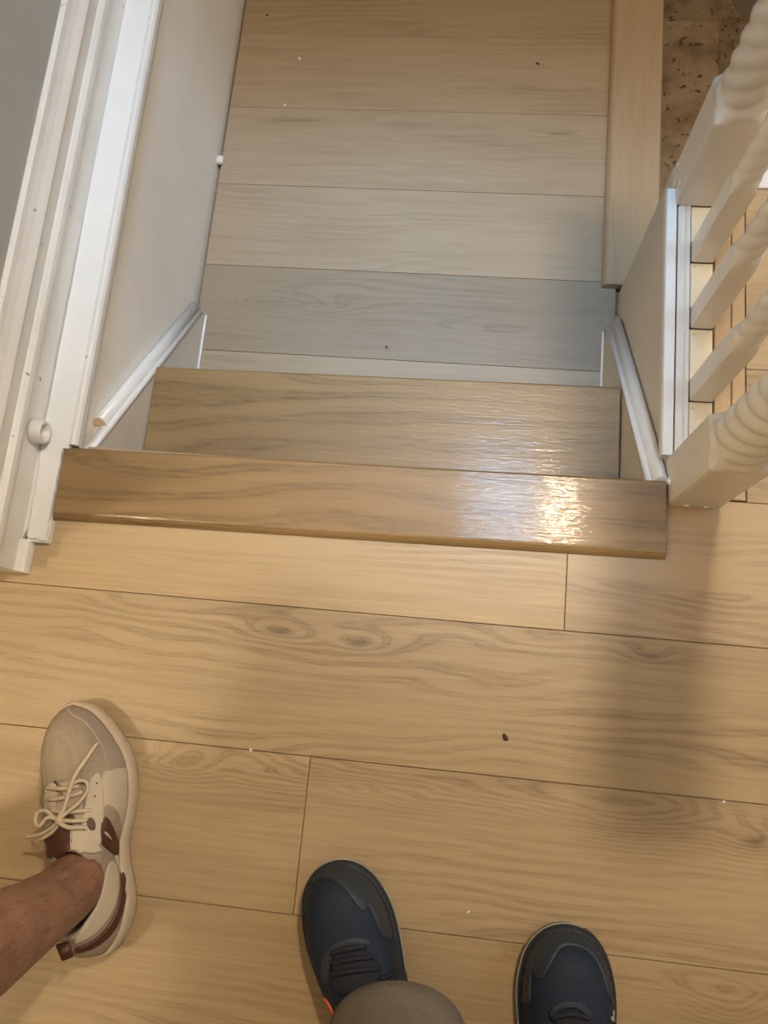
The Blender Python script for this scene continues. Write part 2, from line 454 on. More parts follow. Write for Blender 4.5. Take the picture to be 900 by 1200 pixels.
# ---------------------------------------------------------------- setting: left baseboard, ledge and bumper
base = empty('baseboard_left', (-0.585, 0.11, 0)); tag(base, kind='structure', label='tall moulded white baseboard along the left wall')
def rel(parent, o):
    o.location = Vector(o.location) - parent.location; return o
prof = [(-0.586, 0.0), (-0.572, 0.0), (-0.572, 0.0535), (-0.5700, 0.0560), (-0.5668, 0.0600), (-0.5648, 0.0660), (-0.5642, 0.0710), (-0.5655, 0.0765), (-0.5695, 0.0805),
        (-0.5722, 0.0825), (-0.5722, 0.1080), (-0.5695, 0.1085), (-0.5675, 0.1110), (-0.5690, 0.1145), (-0.5735, 0.1230), (-0.5770, 0.1330), (-0.5785, 0.1420), (-0.5820, 0.1450), (-0.586, 0.1450)]
bm = bmesh.new()
R3 = []
for k in range(3):
    R3.append([bm.verts.new({0: (x, 2.19, z), 1: (x, 0.111 - (x + 0.586), z), 2: (-1.9, 0.111 - (x + 0.586), z)}[k]) for x, z in prof])
for a, b in zip(R3, R3[1:]):
    for k in range(len(prof)):
        m = (k + 1) % len(prof)
        bm.faces.new((a[k], a[m], b[m], b[k]))
bm.faces.new(R3[0]); bm.faces.new(R3[2][::-1])
rel(base, finish(bm, 'board', M_WHITE, base))
# quarter-round shoe with a mitre at the corner
qr = [(0.0, 0.0), (0.013, 0.0), (0.0125, 0.005), (0.0105, 0.0105), (0.0065, 0.0145), (0.0, 0.0165)]
bm = bmesh.new()
def shoe_pts(axis_end):
    out = []
    for d, z in qr:
        out.append(axis_end(d, z))
    return out
c0x, c0y = -0.572, 0.0975
A = [bm.verts.new((c0x + d, 0.139, z)) for d, z in qr]
B = [bm.verts.new((c0x + d, c0y - d * 0.2, z)) for d, z in qr]
for i in range(len(qr) - 1): bm.faces.new((A[i], A[i + 1], B[i + 1], B[i]))
bm.faces.new(A); bm.faces.new(B[::-1])
rel(base, finish(bm, 'shoe_molding', M_WHITE, base))
bm = bmesh.new()
A = [bm.verts.new((c0x + d, c0y - d * 0.25, z)) for d, z in qr]
B = [bm.verts.new((-1.9, c0y - d, z)) for d, z in qr]
for i in range(len(qr) - 1): bm.faces.new((A[i], A[i + 1], B[i + 1], B[i]))
bm.faces.new(A[::-1]); bm.faces.new(B)
rel(base, finish(bm, 'shoe_molding', M_CREAM, base))

# ledge: the painted cap of the lower wall, ragged where old flooring was cut away
ledge = empty('trim_2', (-0.55, 0.26, 0)); tag(ledge, kind='structure', label='white painted ledge with rounded nose capping the lower left wall')
pts = []
y = 2.18
pts += [(-0.5715, y), (-0.5715, 0.62)]
yy = 0.60
while yy > 0.145:
    t = min(1.0, (0.62 - yy) / 0.10)
    g = 0.0013 * t + (0.0018 if 0.20 < yy < 0.25 else 0) * rnd.random()
    pts.append((-0.5715 + g + rnd.uniform(-0.0003, 0.0005) * t + 0.006 * max(0, (0.30 - yy) / 0.16), yy)); yy -= 0.012
left_edge = list(pts[2:])
pts += [(-0.5640, 0.1425), (-0.558, 0.1405), (-0.552, 0.1420), (-0.545, 0.1385), (-0.5385, 0.1395)]
yy = 0.147
while yy < 0.262:
    pts.append((-0.5385 + rnd.uniform(-0.0009, 0.0007), yy)); yy += 0.009
pts += [(-0.5385, 0.266), (-0.531, 0.2665), (-0.531, y)]
rel(ledge, prism('ledge_board', pts, 0.003, 0.0135, M_WHITE2, ledge, 'Z'))
rel(ledge, box('ledge_riser', -0.566, -0.5372, 0.137, 0.168, 0.0, 0.0095, M_WHITE2, ledge))
nose = [(-0.5312, 0.0134), (-0.5265, 0.0150), (-0.5225, 0.0140), (-0.5200, 0.0100), (-0.5198, 0.0045), (-0.5222, -0.0005), (-0.5262, -0.0022), (-0.5268, -0.0045), (-0.5250, -0.0085), (-0.5262, -0.0150), (-0.5300, -0.0200), (-0.5330, -0.0300), (-0.5415, -0.0300), (-0.5415, 0.0134)]
rel(ledge, prism('ledge_nose', nose, 0.272, 2.18, M_WHITE, ledge, 'Y'))
rel(ledge, box('gap', -0.5720, -0.560, 0.139, 0.62, -0.005, 0.004, M_DARK, ledge))
fl_ = [(-0.5719, 0.62), (-0.5719, 0.1395)] + [(max(x - 0.0016, -0.5718), y) for x, y in reversed(left_edge)]
rel(ledge, prism('filler', fl_, 0.004, 0.0120, M_WHITE, ledge, 'Z'))

bump_o = empty('wall_bumper', (-0.572, 0.281, 0.0345)); tag(bump_o, 'small round white bumper screwed to the left baseboard', 'bumper')
def lathe(name, prof, axis, mat, parent, n=32, loc=(0, 0, 0)):
    bm = bmesh.new(); rings = []
    for r, h in prof:
        ring = []
        for k in range(n):
            t = 2 * math.pi * k / n
            p = {'X': (h, r * math.cos(t), r * math.sin(t)), 'Z': (r * math.cos(t), r * math.sin(t), h)}[axis]
            ring.append(bm.verts.new(p))
        rings.append(ring)
    for a, b in zip(rings, rings[1:]):
        for k in range(n):
            m = (k + 1) % n
            bm.faces.new((a[k], a[m], b[m], b[k]))
    bm.faces.new(rings[0][::-1]); bm.faces.new(rings[-1])
    o = finish(bm, name, mat, parent, True, loc)
    return o
lathe('ring', [(0.0165, 0.0), (0.0168, 0.005), (0.0162, 0.014), (0.0150, 0.0172), (0.0128, 0.0180), (0.0110, 0.0170), (0.0098, 0.0130), (0.0080, 0.0095), (0.0030, 0.0085), (0.0005, 0.0085)], 'X', M_WHITE, bump_o)
lathe('screw', [(0.0026, 0.0075), (0.0026, 0.0095), (0.0018, 0.0102), (0.0004, 0.0102)], 'X', M_STEEL, bump_o, 12)

# ---------------------------------------------------------------- setting: skirt boards beside the steps
def skirt(name, label, xf, xw, ylo, zlo, yhi, zhi, cap_end, label2):
    """sloping skirt board with its face at xf against the wall at xw, and a half-round cap on top"""
    root = empty(name, (xf, ylo, ZL)); tag(root, kind='structure', label=label)
    s = 1 if xw > xf else -1
    prof = [(ylo, ZL + 0.0005), (ylo, zlo), (yhi, zhi), (yhi, ZL + 0.0005)]
    xs = (xf, xw) if s > 0 else (xw, xf)
    rel(root, prism('skirt_board', prof, xs[0], xs[1] , M_SKIRT, root, 'X'))
    d = (Vector((0, yhi, zhi)) - Vector((0, ylo, zlo))).normalized()
    # painted top edge with a raised bead on the face side
    a = Vector((xf, ylo, zlo)); b = Vector((xf, yhi, zhi))
    up = Vector((0, -d.z, d.y)); up = up if up.z > 0 else -up
    rim = [(-0.0012, -0.006), (-0.0012, 0.0015), (0.0030, 0.0026), (0.012, 0.0020), (0.012, -0.006)]
    def prf(pr):
        # side vector of sweep = d x up; find its sign along x
        sx = d.cross(up).x
        k = 1 if sx * s > 0 else -1
        return [(p * k, q) for p, q in pr]
    rel(root, sweep('edge_bead', prf(rim), a, b, up, M_WHITE2, root))
    # half-round cap
    hr = [(0.0055, 0.0015)]
    for k in range(11):
        t = math.pi * k / 10
        hr.append((0.0148 - 0.0100 * math.cos(t), 0.0025 + 0.0125 * math.sin(t)))
    hr.append((0.0245, 0.0015))
    c = a + (b - a) * cap_end
    rel(root, sweep('cap_molding', prf(hr), a - d * 0.002, c, up, M_WHITE2, root))
    ce = [(p, q) for p, q in hr]
    rel(root, sweep('cap_end', prf(ce), c, c + d * 0.0006, up, M_RAWWOOD if s < 0 else M_WHITE2, root, False))
    # caulk line where the skirt meets the landing
    rel(root, box('caulk_line', min(xf, xf - s * 0.003), max(xf, xf - s * 0.003), 0.47, ylo + 0.001, ZL, ZL + 0.003, M_WHITE2, root))
    rel(root, box('caulk_line', xf - 0.0015, xf + 0.0015, ylo - 0.001, ylo + 0.0022, ZL, zlo, M_WHITE2, root))
    return root
skirt('trim_3', 'sloping white skirt board with rounded cap beside left wall', -0.5165, -0.5405, 0.656, -0.352, 0.268, -0.0165, 0.855, '')
skirt('trim_4', 'sloping white skirt board with rounded cap below the balustrade', 0.2370, 0.2610, 0.664, -0.342, 0.272, -0.0040, 0.985, '')
for nm, ya, za, zb in (('trim_5', 0.262, -RISE - 0.012, -0.012), ('trim_6', 0.452, ZL - 0.05, -RISE - 0.014)):
    o = box(nm, -0.5160, 0.2365, ya, ya + 0.016, za, zb, M_STRIP); tag(o, kind='structure', label='pale riser board under %s' % ('the upper stair nosing' if nm == 'trim_5' else 'the middle tread'))

# ---------------------------------------------------------------- nosings and tread
def nosed_board(name, x0, x1, y0, y1, z0, z1, mat, label, cat, along='X', chamfer=(0.008, 0.003), rot=0.0):
    """board with eased long edges; grain along its length; chamfer = (inset at the near long edge, at the far long edge)"""
    if along == 'X': L, Wd = (x1 - x0) / 2, (y1 - y0) / 2
    else: L, Wd = (y1 - y0) / 2, (x1 - x0) / 2
    h = z1 - z0
    n, f = chamfer
    prof = [(-Wd, 0), (-Wd, h * 0.35), (-Wd + n * 0.45, h * 0.72), (-Wd + n, h * 0.95), (-Wd + n * 1.4, h), (Wd - f * 1.4, h), (Wd - f, h * 0.95), (Wd - f * 0.4, h * 0.7), (Wd, h * 0.35), (Wd, 0)]
    bm = bmesh.new()
    e = 0.0012
    xs = [(-L, e), (-L + e, 0), (L - e, 0), (L, e)]
    rings = []
    for x, ins in xs:
        rings.append([bm.verts.new((x, p, max(0, q - (ins if q > 0 else 0)))) for p, q in prof])
    m = len(prof)
    for a, b in zip(rings, rings[1:]):
        for k in range(m):
            j = (k + 1) % m
            bm.faces.new((a[k], a[j], b[j], b[k]))
    bm.faces.new(rings[0][::-1]); bm.faces.new(rings[-1])
    rz = rot + (math.pi / 2 if along == 'Y' else 0)
    o = finish(bm, name, mat, None, False, ((x0 + x1) / 2, (y0 + y1) / 2, z0), rz)
    tag(o, label, cat)
    return o
nosed_board('stair_nosing', -0.5375, 0.2555, 0.1755, 0.2755, 0.0002, 0.0105, M_TREAD, 'brown oak stair nosing capping the top step, shiny at its right end', 'stair nosing', 'X', (0.007, 0.003), math.radians(0.75))
nosed_board('stair_tread', -0.5155, 0.2350, 0.265, 0.4795, -RISE - 0.014, -RISE, M_TREAD, 'brown oak stair tread with wavy grain, one step below the top nosing', 'stair tread', 'X', (0.004, 0.004), math.radians(0.85))
nosed_board('landing_nosing', 0.2290, 0.3310, 0.7530, 2.18, ZL + 0.0003, ZL + 0.0175, M_STRIP, 'long pale oak nosing along the right edge of the lower landing', 'stair nosing', 'Y', (0.004, 0.0065))
o = box('trim_7', 0.296, 0.312, 0.745, 2.19, -0.752, ZL - 0.0005, M_WALL); tag(o, kind='structure', label='riser under the landing nosing')

# carpeted steps going down to the right
stairs = empty('carpeted_stairs', (0.40, 1.2, -0.752)); tag(stairs, 'speckled beige carpet steps going down beside the landing nosing', 'stairs')
def rounded_slab(name, x0, x1, y0, y1, z0, z1, r, mat, parent):
    pts = [(x0, y0), (x1, y0)]
    for k in range(7):
        t = math.pi / 2 * k / 6
        pts.append((x1 - r + r * math.cos(t), y1 - r + r * math.sin(t)))
    pts.append((x0, y1))
    cx, cy = (x0 + x1) / 2, (y0 + y1) / 2
    bm = bmesh.new(); rings = []
    for ins, z in ((0, z0), (0, z1 - 0.014), (0.003, z1 - 0.006), (0.009, z1 - 0.001), (0.018, z1)):
        ring = []
        for x, y in pts:
            dx, dy = x - cx, y - cy
            ring.append(bm.verts.new((x - cx - math.copysign(ins, dx), y - cy - math.copysign(ins, dy), z - z0)))
        rings.append(ring)
    m = len(pts)
    for a, b in zip(rings, rings[1:]):
        for k in range(m):
            j = (k + 1) % m
            bm.faces.new((a[k], a[j], b[j], b[k]))
    bm.faces.new(rings[-1]); bm.faces.new(rings[0][::-1])
    o = finish(bm, name, mat, parent, True, (cx - 0.40, cy - 1.2, z0 + 0.752))
    return o
rounded_slab('step', 0.314, 0.507, 0.743, 1.548, -0.752, -0.564, 0.020, M_CARPET, stairs)
bm = bmesh.new()
bm_box(bm, 0.314 - 0.4, 1.69 - 0.4, 0.706 - 1.2, 2.19 - 1.2, -0.2, 0.0)
finish(bm, 'lower_step', M_CARPET, stairs)
o = prism('wall_winder', [(0.52, 2.0), (0.60, 1.76), (0.95, 1.30), (1.69, 1.30), (1.69, 2.19), (0.52, 2.19)], -0.7515, -0.40, M_FAR, None, 'Z'); tag(o, kind='structure')

# ---------------------------------------------------------------- balustrade
bal = empty('balustrade', (0.295, 0.5, 0)); tag(bal, 'white painted balustrade with barley twist posts along the stairwell', 'balustrade')
def turned(name, cx, cy, half, zsq, ztop, r, lobes, pitch, amp, mat, parent, chamf=0.0015, nseg=40, z0=0.0005, neck=0.022, dz=0.004):
    """square block that runs through a shoulder into a rope-twisted round shaft"""
    bm = bmesh.new(); N = nseg
    def section(z, sq, rad, am):
        ring = []
        for k in range(N):
            t = 2 * math.pi * (k + 0.5) / N
            c, s = math.cos(t), math.sin(t)
            rs = half / max(abs(c), abs(s))
            rs = min(rs, half * 1.365)
            ph = lobes * (t - 2 * math.pi * z / pitch)
            prof = abs(math.cos(ph / 2)) ** 0.8
            rt = rad * (1 - am + am * prof)
            q = rs * sq + rt * (1 - sq)
            ring.append(bm.verts.new((q * c, q * s, z)))
        return ring
    rings = [section(z0, 1, half, 0), section(zsq, 1, half, 0)]
    for f in (0.25, 0.5, 0.75, 1.0):
        rings.append(section(zsq + neck * f * 0.9, (1 - f) ** 1.3, r * (1.0 if f == 1 else 1.05), amp * f * 0.6))
    z = zsq + neck
    while z < ztop:
        rings.append(section(z, 0, r, amp)); z += dz
    rings.append(section(ztop, 0, r, amp))
    for a, b in zip(rings, rings[1:]):
        for k in range(N):
            m = (k + 1) % N
            bm.faces.new((a[k], a[m], b[m], b[k]))
    bm.faces.new(rings[0][::-1]); bm.faces.new(rings[-1])
    o = finish(bm, name, mat, parent, False, (cx - 0.295, cy - 0.5, 0))
    for p in o.data.polygons: p.use_smooth = p.center.z > zsq + 0.001
    return o
n1 = turned('newel_post', 0.2905, 0.2830, 0.0325, 0.160, 0.86, 0.0345, 5, 0.150, 0.11, M_BALU, bal, nseg=60)
n2 = turned('newel_post', 0.2955, 0.7090, 0.0335, 0.158, 0.86, 0.0340, 5, 0.150, 0.11, M_BALU, bal, nseg=60)
for yb_ in (0.4065, 0.5085, 0.6050):
    turned('baluster', 0.2985, yb_, 0.0148, 0.150, 0.86, 0.0158, 3, 0.085, 0.14, M_BALU, bal, nseg=36)
def rb(o):
    o.location = Vector(o.location) - bal.location; return o
hp = [(-0.030, 0.0), (0.030, 0.0), (0.033, 0.012), (0.030, 0.030), (0.018, 0.044), (0.0, 0.048), (-0.018, 0.044), (-0.030, 0.030), (-0.033, 0.012)]
rb(sweep('handrail', hp, (0.296, 0.25, 0.858), (0.296, 0.745, 0.858), (0, 0, 1), M_BALU, bal))
# base rail: lip over the wall, moulded strip, and fillets between the posts
lip = [(0.2508, -0.018), (0.2500, -0.003), (0.2515, 0.0), (0.2640, 0.0), (0.2645, -0.018)]
rb(prism('base_lip', lip, 0.317, 0.7015, M_WHITE2, bal, 'Y'))
rail = [(0.2665, -0.012), (0.2662, 0.0), (0.2700, 0.0012), (0.2745, 0.0010), (0.2755, -0.0008), (0.2775, 0.0014), (0.2822, 0.0012), (0.2828, -0.012)]
rb(prism('base_rail', rail, 0.316, 0.675, M_WHITE, bal, 'Y'))
for a, b in ((0.3165, 0.3912), (0.4218, 0.4932), (0.5238, 0.5897), (0.6203, 0.6750)):
    rb(box('fillet', 0.2838, 0.3130, a, b, -0.011, -0.0010, M_CREAM, bal, 0.0008))
rb(box('gap', 0.262, 0.3138, 0.3165, 0.704, -0.0118, -0.0112, M_DARK, bal))
# painted-over plugs and nail heads on the posts
def dome(name, p, nrm, r, mat, parent):
    bm = bmesh.new()
    bmesh.ops.create_uvsphere(bm, u_segments=10, v_segments=6, radius=r)
    o = finish(bm, name, mat, parent, True, p)
    o.scale = tuple(0.45 if abs(c) > 0.5 else 1.0 for c in nrm)
    return o
for dx in (-0.010, 0.014): dome('plug', (dx, -0.0325, 0.006), (0, 1, 0), 0.0040, M_WHITE2, n1)
for dy, dz in ((-0.012, 0.020), (0.022, 0.010)): dome('plug', (-0.0335, dy, dz), (1, 0, 0), 0.0035, M_WHITE2, n2)
dome('paint_drip', (-0.031, -0.004, 0.010), (0, 0, 0), 0.0055, M_WHITE2, n1)

# ---------------------------------------------------------------- shoes
def ray_hit(bvh, px, py):
    d = CAMR @ Vector(((px - 450) / FPX, -(py - 600) / FPX, -1.0))
    h = bvh.ray_cast(CAMP, d.normalized())
    return h[0], h[1]

class Shoe:
    """a laced shoe: closed sole outline (u forward from the heel, v to the right), collar ring, and an upper lofted between them"""
    def __init__(s, parent, name, o, heading, outline, collar, sole_h, toe_spring, label, mats, toe_h=0.052):
        s.root = empty(name, (0, 0, 0), 0, parent); s.root['label'] = label
        s.o = Vector((o[0], o[1], 0)); a = math.radians(heading)
        s.ax = Vector((math.cos(a), math.sin(a), 0)); s.rt = Vector((math.sin(a), -math.cos(a), 0))
        s.out = [Vector((p.x, p.y)) for p in spline([(u, v, 0) for u, v in outline], 8, True)]
        s.N = len(s.out)
        s.collar = collar; s.sole_h = sole_h; s.ts = toe_spring; s.mats = mats; s.toe_h = toe_h
        s.L = max(p.x for p in s.out)
        s.build_sole(); s.build_upper()
    def W(s, u, v, z): return s.o + s.ax * u + s.rt * v + Vector((0, 0, z))
    def spring(s, u):
        t = max(0.0, (u - s.L * 0.72) / (s.L * 0.28)); b = max(0.0, (0.03 - u) / 0.03)
        return s.ts * t * t + 0.004 * b * b
    def cen(s, p):
        u = min(max(p.x, 0.05), s.L - 0.05)
        return Vector((u, 0.012 + 0.0 * u))
    def inset(s, i, d):
        p = s.out[i]; q = s.out[(i + 1) % s.N]; r = s.out[i - 1]
        t = (q - r).normalized(); n = Vector((-t.y, t.x))
        c = s.cen(p)
        if n.dot(c - p) < 0: n = -n
        return p + n * d
    def build_sole(s):
        bm = bmesh.new(); rings = []
        h = s.sole_h
        for ins, f in ((0.006, 0.0), (0.0015, 0.08), (0.0, 0.35), (0.0005, 0.75), (0.003, 1.0), (0.006, 1.02)):
            ring = []
            for i in range(s.N):
                p = s.inset(i, ins); b = s.spring(s.out[i].x)
                hh = h * (1.0 + 0.35 * max(0, 1 - s.out[i].x / (s.L * 0.5)))
                ring.append(bm.verts.new(s.W(p.x, p.y, b + 0.0005 + hh * f)))
            rings.append(ring)
        for a, b in zip(rings, rings[1:]):
            for k in range(s.N):
                m = (k + 1) % s.N
                bm.faces.new((a[k], a[m], b[m], b[k]))
        bm.faces.new(rings[0][::-1]); bm.faces.new(rings[-1])
        s.sole = finish(bm, 'sole', s.mats['sole'], s.root, True)
    def build_upper(s):
        cu, cv, ru, rv, zf, zs, zh = s.collar
        K = 26
        bm = bmesh.new(); rings = []
        for k in range(K + 1):
            f = k / K; ring = []
            for i in range(s.N):
                a = s.inset(i, 0.0045); p0 = s.out[i]
                d = Vector((p0.x - cu, p0.y - cv)); 
                # direction to the collar ring, softened so the vamp spreads evenly
                ang = math.atan2(d.y / rv * 0.9, d.x / ru * (0.62 if d.x > 0 else 1.0))
                c = Vector((cu + ru * math.cos(ang), cv + rv * math.sin(ang)))
                front = max(0.0, math.cos(ang)); back = max(0.0, -math.cos(ang))
                zc = zs + (zf - zs) * front ** 2 + (zh - zs) * back ** 2
                hh = s.sole_h * (1.0 + 0.35 * max(0, 1 - p0.x / (s.L * 0.5)))
                z0 = s.spring(p0.x) + hh * 0.95
                dist = (c - a).length
                # short span: rises like a wall; long span: toe dome then a gentle slope
                w = min(1.0, max(0.0, (dist - 0.03) / 0.10))
                e = 1 - (1 - f) ** 2.2
                plan_wall = f ** 1.6
                plan = plan_wall * (1 - w) + f ** 1.25 * w
                p = a.lerp(c, plan)
                along = (p - a).length
                toe = s.toe_h * (1 - math.exp(-along / 0.0145))
                zt = z0 + toe * (1 - plan) ** 0.25 + (zc - z0) * plan ** 1.5 - toe * plan ** 1.5 * (1 - plan) ** 0.25
                zw = z0 + (zc - z0) * (f ** 0.85)
                z = zw * (1 - w) + zt * w
                # keep the crown rounded across the foot
                ring.append(bm.verts.new(s.W(p.x, p.y, z)))
            rings.append(ring)
        # rolled rim then lining
        for dr, dz in ((0.0012, 0.002), (0.004, 0.0025), (0.006, -0.002), (0.007, -0.03)):
            ring = []
            for i in range(s.N):
                co = rings[K][i].co
                c = s.W(cu, cv, co.z)
                dirv = (c - co); dirv.z = 0; dirv.normalize()
                ring.append(bm.verts.new(co + dirv * dr + Vector((0, 0, dz))))
            rings.append(ring)
        for a, b in zip(rings, rings[1:]):
            for k in range(s.N):
                m = (k + 1) % s.N
                bm.faces.new((a[k], a[m], b[m], b[k]))
        bmesh.ops.recalc_face_normals(bm, faces=bm.faces)
        s.bvh = BVHTree.FromBMesh(bm)
        s.upper = finish(bm, 'upper', s.mats['upper'], s.root, True)
    def panel(s, name, px, mat, thick=0.0015, step=3.0, parent=None, lift=0.0003, smooth_edge=True):
        """thin overlay shaped by an outline seen from above and wrapped onto the upper"""
        if smooth_edge:
            edge = [Vector((p.x, p.y)) for p in spline([(x, y, 0) for x, y in px], 4, True)]
        else:
            edge = [Vector(p) for p in px]
        xs = [p.x for p in edge]; ys = [p.y for p in edge]
        def inside(x, y):
            c = False; j = len(edge) - 1
            for i in range(len(edge)):
                a, b = edge[i], edge[j]
                if (a.y > y) != (b.y > y) and x < (b.x - a.x) * (y - a.y) / (b.y - a.y) + a.x: c = not c
                j = i
            return c
        pts = list(edge); n = len(edge)
        y = min(ys) + step / 2
        while y < max(ys):
            x = min(xs) + step / 2
            while x < max(xs):
                if inside(x, y) and min((Vector((x, y)) - e).length for e in edge) > step * 0.45: pts.append(Vector((x, y)))
                x += step
            y += step
        V, E_, F_, *_r = delaunay_2d_cdt(pts, [], [list(range(n))], 1, 1e-6)
        bm = bmesh.new(); vs = []
        for p in V:
            h, nr = ray_hit(s.bvh, p.x, p.y)
            if h is None: vs.append(None); continue
            if nr.dot(CAMP - h) < 0: nr = -nr
            vs.append((h, nr))
        nb = {}
        for f in F_:
            for a, b in zip(f, list(f[1:]) + [f[0]]):
                nb.setdefault(a, set()).add(b); nb.setdefault(b, set()).add(a)
        for it in range(3):
            nv = []
            for i, v in enumerate(vs):
                q = [vs[k] for k in nb.get(i, ()) if vs[k] and v and (vs[k][0] - v[0]).length < 0.015]
                if v is None or not q: nv.append(v); continue
                m = sum((t[1] for t in q), Vector()) / len(q)
                c = sum((t[0] for t in q), Vector()) / len(q)
                if i < n: c = (vs[(i + 1) % n][0] + vs[i - 1][0]) / 2 if vs[(i + 1) % n] and vs[i - 1] else v[0]
                nv.append((v[0].lerp(c, 0.4 if i < n else 0.25), (v[1] + m).normalized()))
            vs = nv
        lo = [bm.verts.new(v[0] + v[1] * (-0.0012)) if v else None for v in vs]
        hi = [bm.verts.new(v[0] + v[1] * (thick + lift)) if v else None for v in vs]
        cnt = {}
        for f in F_:
            if any(hi[i] is None for i in f): continue
            P = [vs[i][0] for i in f]
            if max((P[a] - P[b]).length for a in range(len(P)) for b in range(a)) > 0.02: continue
            bm.faces.new([hi[i] for i in f])
            for a, b in zip(f, list(f[1:]) + [f[0]]):
                cnt[(a, b)] = cnt.get((a, b), 0) + 1
        for (a, b) in list(cnt):
            if (b, a) not in cnt: bm.faces.new((hi[a], lo[a], lo[b], hi[b]))
        for v in [v for v in bm.verts if not v.link_faces]: bm.verts.remove(v)
        return finish(bm, name, mat, parent or s.root, True)
    def cord(s, name, px, r, mat, lift=0.002, parent=None, n=6, flat=0.6, seg=6, taper=None):
        pts = []
        for q in spline([(p[0], p[1], p[2] if len(p) > 2 else 0.0) for p in px], seg):
            h, nr = ray_hit(s.bvh, q.x, q.y)
            if h is None:
                h = (pts[-1] if pts else s.W(0.1, 0, 0.08)).copy(); continue
            pts.append(h + Vector((0, 0, 1)) * (lift + q.z))
        bm = bmesh.new()
        tube_mesh(bm, pts, r, n, True, flat)
        return finish(bm, name, mat, parent or s.root, True)

def knit(name, col, hole, scale=260.0, dirt=(0.30, 0.24, 0.18), dirt_amt=0.35, holes=0.8, rough=0.8):
    T = NT(name)
    o = T.obj()
    v = T.new('ShaderNodeTexVoronoi'); v.inputs['Scale'].default_value = scale; v.inputs['Randomness'].default_value = 0.25
    T.l.new(o, v.inputs['Vector'])
    h = T.ramp(v.outputs['Distance'], [(0.10, holes), (0.42, 0.0)])
    n = T.ramp(T.noise(o, 22.0, 3.0, 0.6), [(0.40, 0.0), (0.75, dirt_amt)])
    c = T.mix(n, col, dirt)
    c = T.mix(h, c, hole)
    T.l.new(c, T.b.inputs['Base Color'])
    T.b.inputs['Roughness'].default_value = rough
    T.bump(v.outputs['Distance'], 0.4, 0.001)
    return T.m
M_KNIT = knit('beige_knit', (0.345, 0.285, 0.215), (0.16, 0.12, 0.085), 330.0, holes=0.6)
M_BEIGE = knit('cream_synthetic', (0.52, 0.455, 0.36), (0.48, 0.42, 0.33), 90.0, dirt_amt=0.15, holes=0.1, rough=0.6)
M_SOLE = flat('cream_rubber', (0.54, 0.455, 0.34), 0.55)
M_LACE = flat('cream_lace', (0.56, 0.475, 0.36), 0.8)
M_TOE = knit('greyed_toe_synthetic', (0.33, 0.285, 0.235), (0.30, 0.26, 0.215), 120.0, dirt_amt=0.3, holes=0.1, rough=0.6)
M_BROWN = flat('brown_leather', (0.075, 0.025, 0.013), 0.45)
M_EYE = flat('dark_eyelet', (0.03, 0.022, 0.018), 0.6)

def skin_mat():
    T = NT('skin'); o = T.obj()
    a = T.noise(o, 26.0, 4.0, 0.6)
    c = T.mix(T.ramp(a, [(0.35, 0.0), (0.7, 1.0)]), (0.33, 0.180, 0.120), (0.22, 0.110, 0.072))
    b = T.noise(T.mapping(o, (160.0, 160.0, 30.0)), 1.0, 3.0, 0.6)
    c = T.mix(T.ramp(b, [(0.50, 0.0), (0.72, 0.45)]), c, (0.08, 0.045, 0.03))
    T.l.new(c, T.b.inputs['Base Color'])
    T.b.inputs['Roughness'].default_value = 0.5
    T.b.inputs['Subsurface Weight'].default_value = 0.08
    T.b.inputs['Subsurface Radius'].default_value = (0.01, 0.004, 0.002)
    T.bump(T.noise(o, 130.0, 4.0, 0.6), 0.25, 0.001)
    return T.m
M_SKIN = skin_mat()
M_HAIR = flat('dark_leg_hair', (0.03, 0.02, 0.014), 0.6)

def skin_body(name, verts, edges, radii, mat, parent, root=0, sub=2):
    me = bpy.data.meshes.new(name)
    me.from_pydata([Vector(v) for v in verts], edges, [])
    o = link(name, me, mat, parent)
    m = o.modifiers.new('skin', 'SKIN')
    for i, r in enumerate(radii):
        sv = me.skin_vertices[0].data[i]
        sv.radius = r if isinstance(r, tuple) else (r, r)
        sv.use_root = (i == root)
    m.use_smooth_shade = True
    s = o.modifiers.new('sub', 'SUBSURF'); s.levels = sub; s.render_levels = sub
    return o
def bake(o):
    dg = bpy.context.evaluated_depsgraph_get(); dg.update()
    me = bpy.data.meshes.new_from_object(o.evaluated_get(dg))
    mats = list(o.data.materials)
    o.modifiers.clear(); o.data = me
    me.materials.clear()
    for m in mats: me.materials.append(m)
    for p in me.polygons: p.use_smooth = True
    return o

# --- first person: bare ankle in a beige sneaker
walker = empty('person', (-0.39, -0.26, 0)); tag(walker, 'person standing at the left edge, bare hairy ankle in a beige sneaker', 'person')
OUT_B = [(0.000, 0.014), (0.003, 0.033), (0.020, 0.0475), (0.044, 0.0560), (0.067, 0.0565), (0.096, 0.0515), (0.120, 0.0518), (0.148, 0.0590), (0.182, 0.0645), (0.2175, 0.0600), (0.249, 0.0455), (0.276, 0.0265), (0.2885, 0.006),
         (0.2895, -0.008), (0.282, -0.023), (0.262, -0.035), (0.235, -0.040), (0.200, -0.0425), (0.160, -0.041), (0.120, -0.035), (0.080, -0.028), (0.040, -0.022), (0.014, -0.012), (0.002, 0.001)]
S1 = Shoe(None, 'sneaker', (-0.3916, -0.3413), 101.795, OUT_B, (0.083, 0.012, 0.048, 0.031, 0.088, 0.070, 0.092), 0.026, 0.012,
          'cream knit sneaker with brown leather accents and loose bow', {'sole': M_SOLE, 'upper': M_KNIT}, 0.048)
def adopt(child, parent):
    """parent while keeping where the child stands"""
    child.parent = parent
    child.location = Vector(child.location) - parent.location
adopt(S1.root, walker)
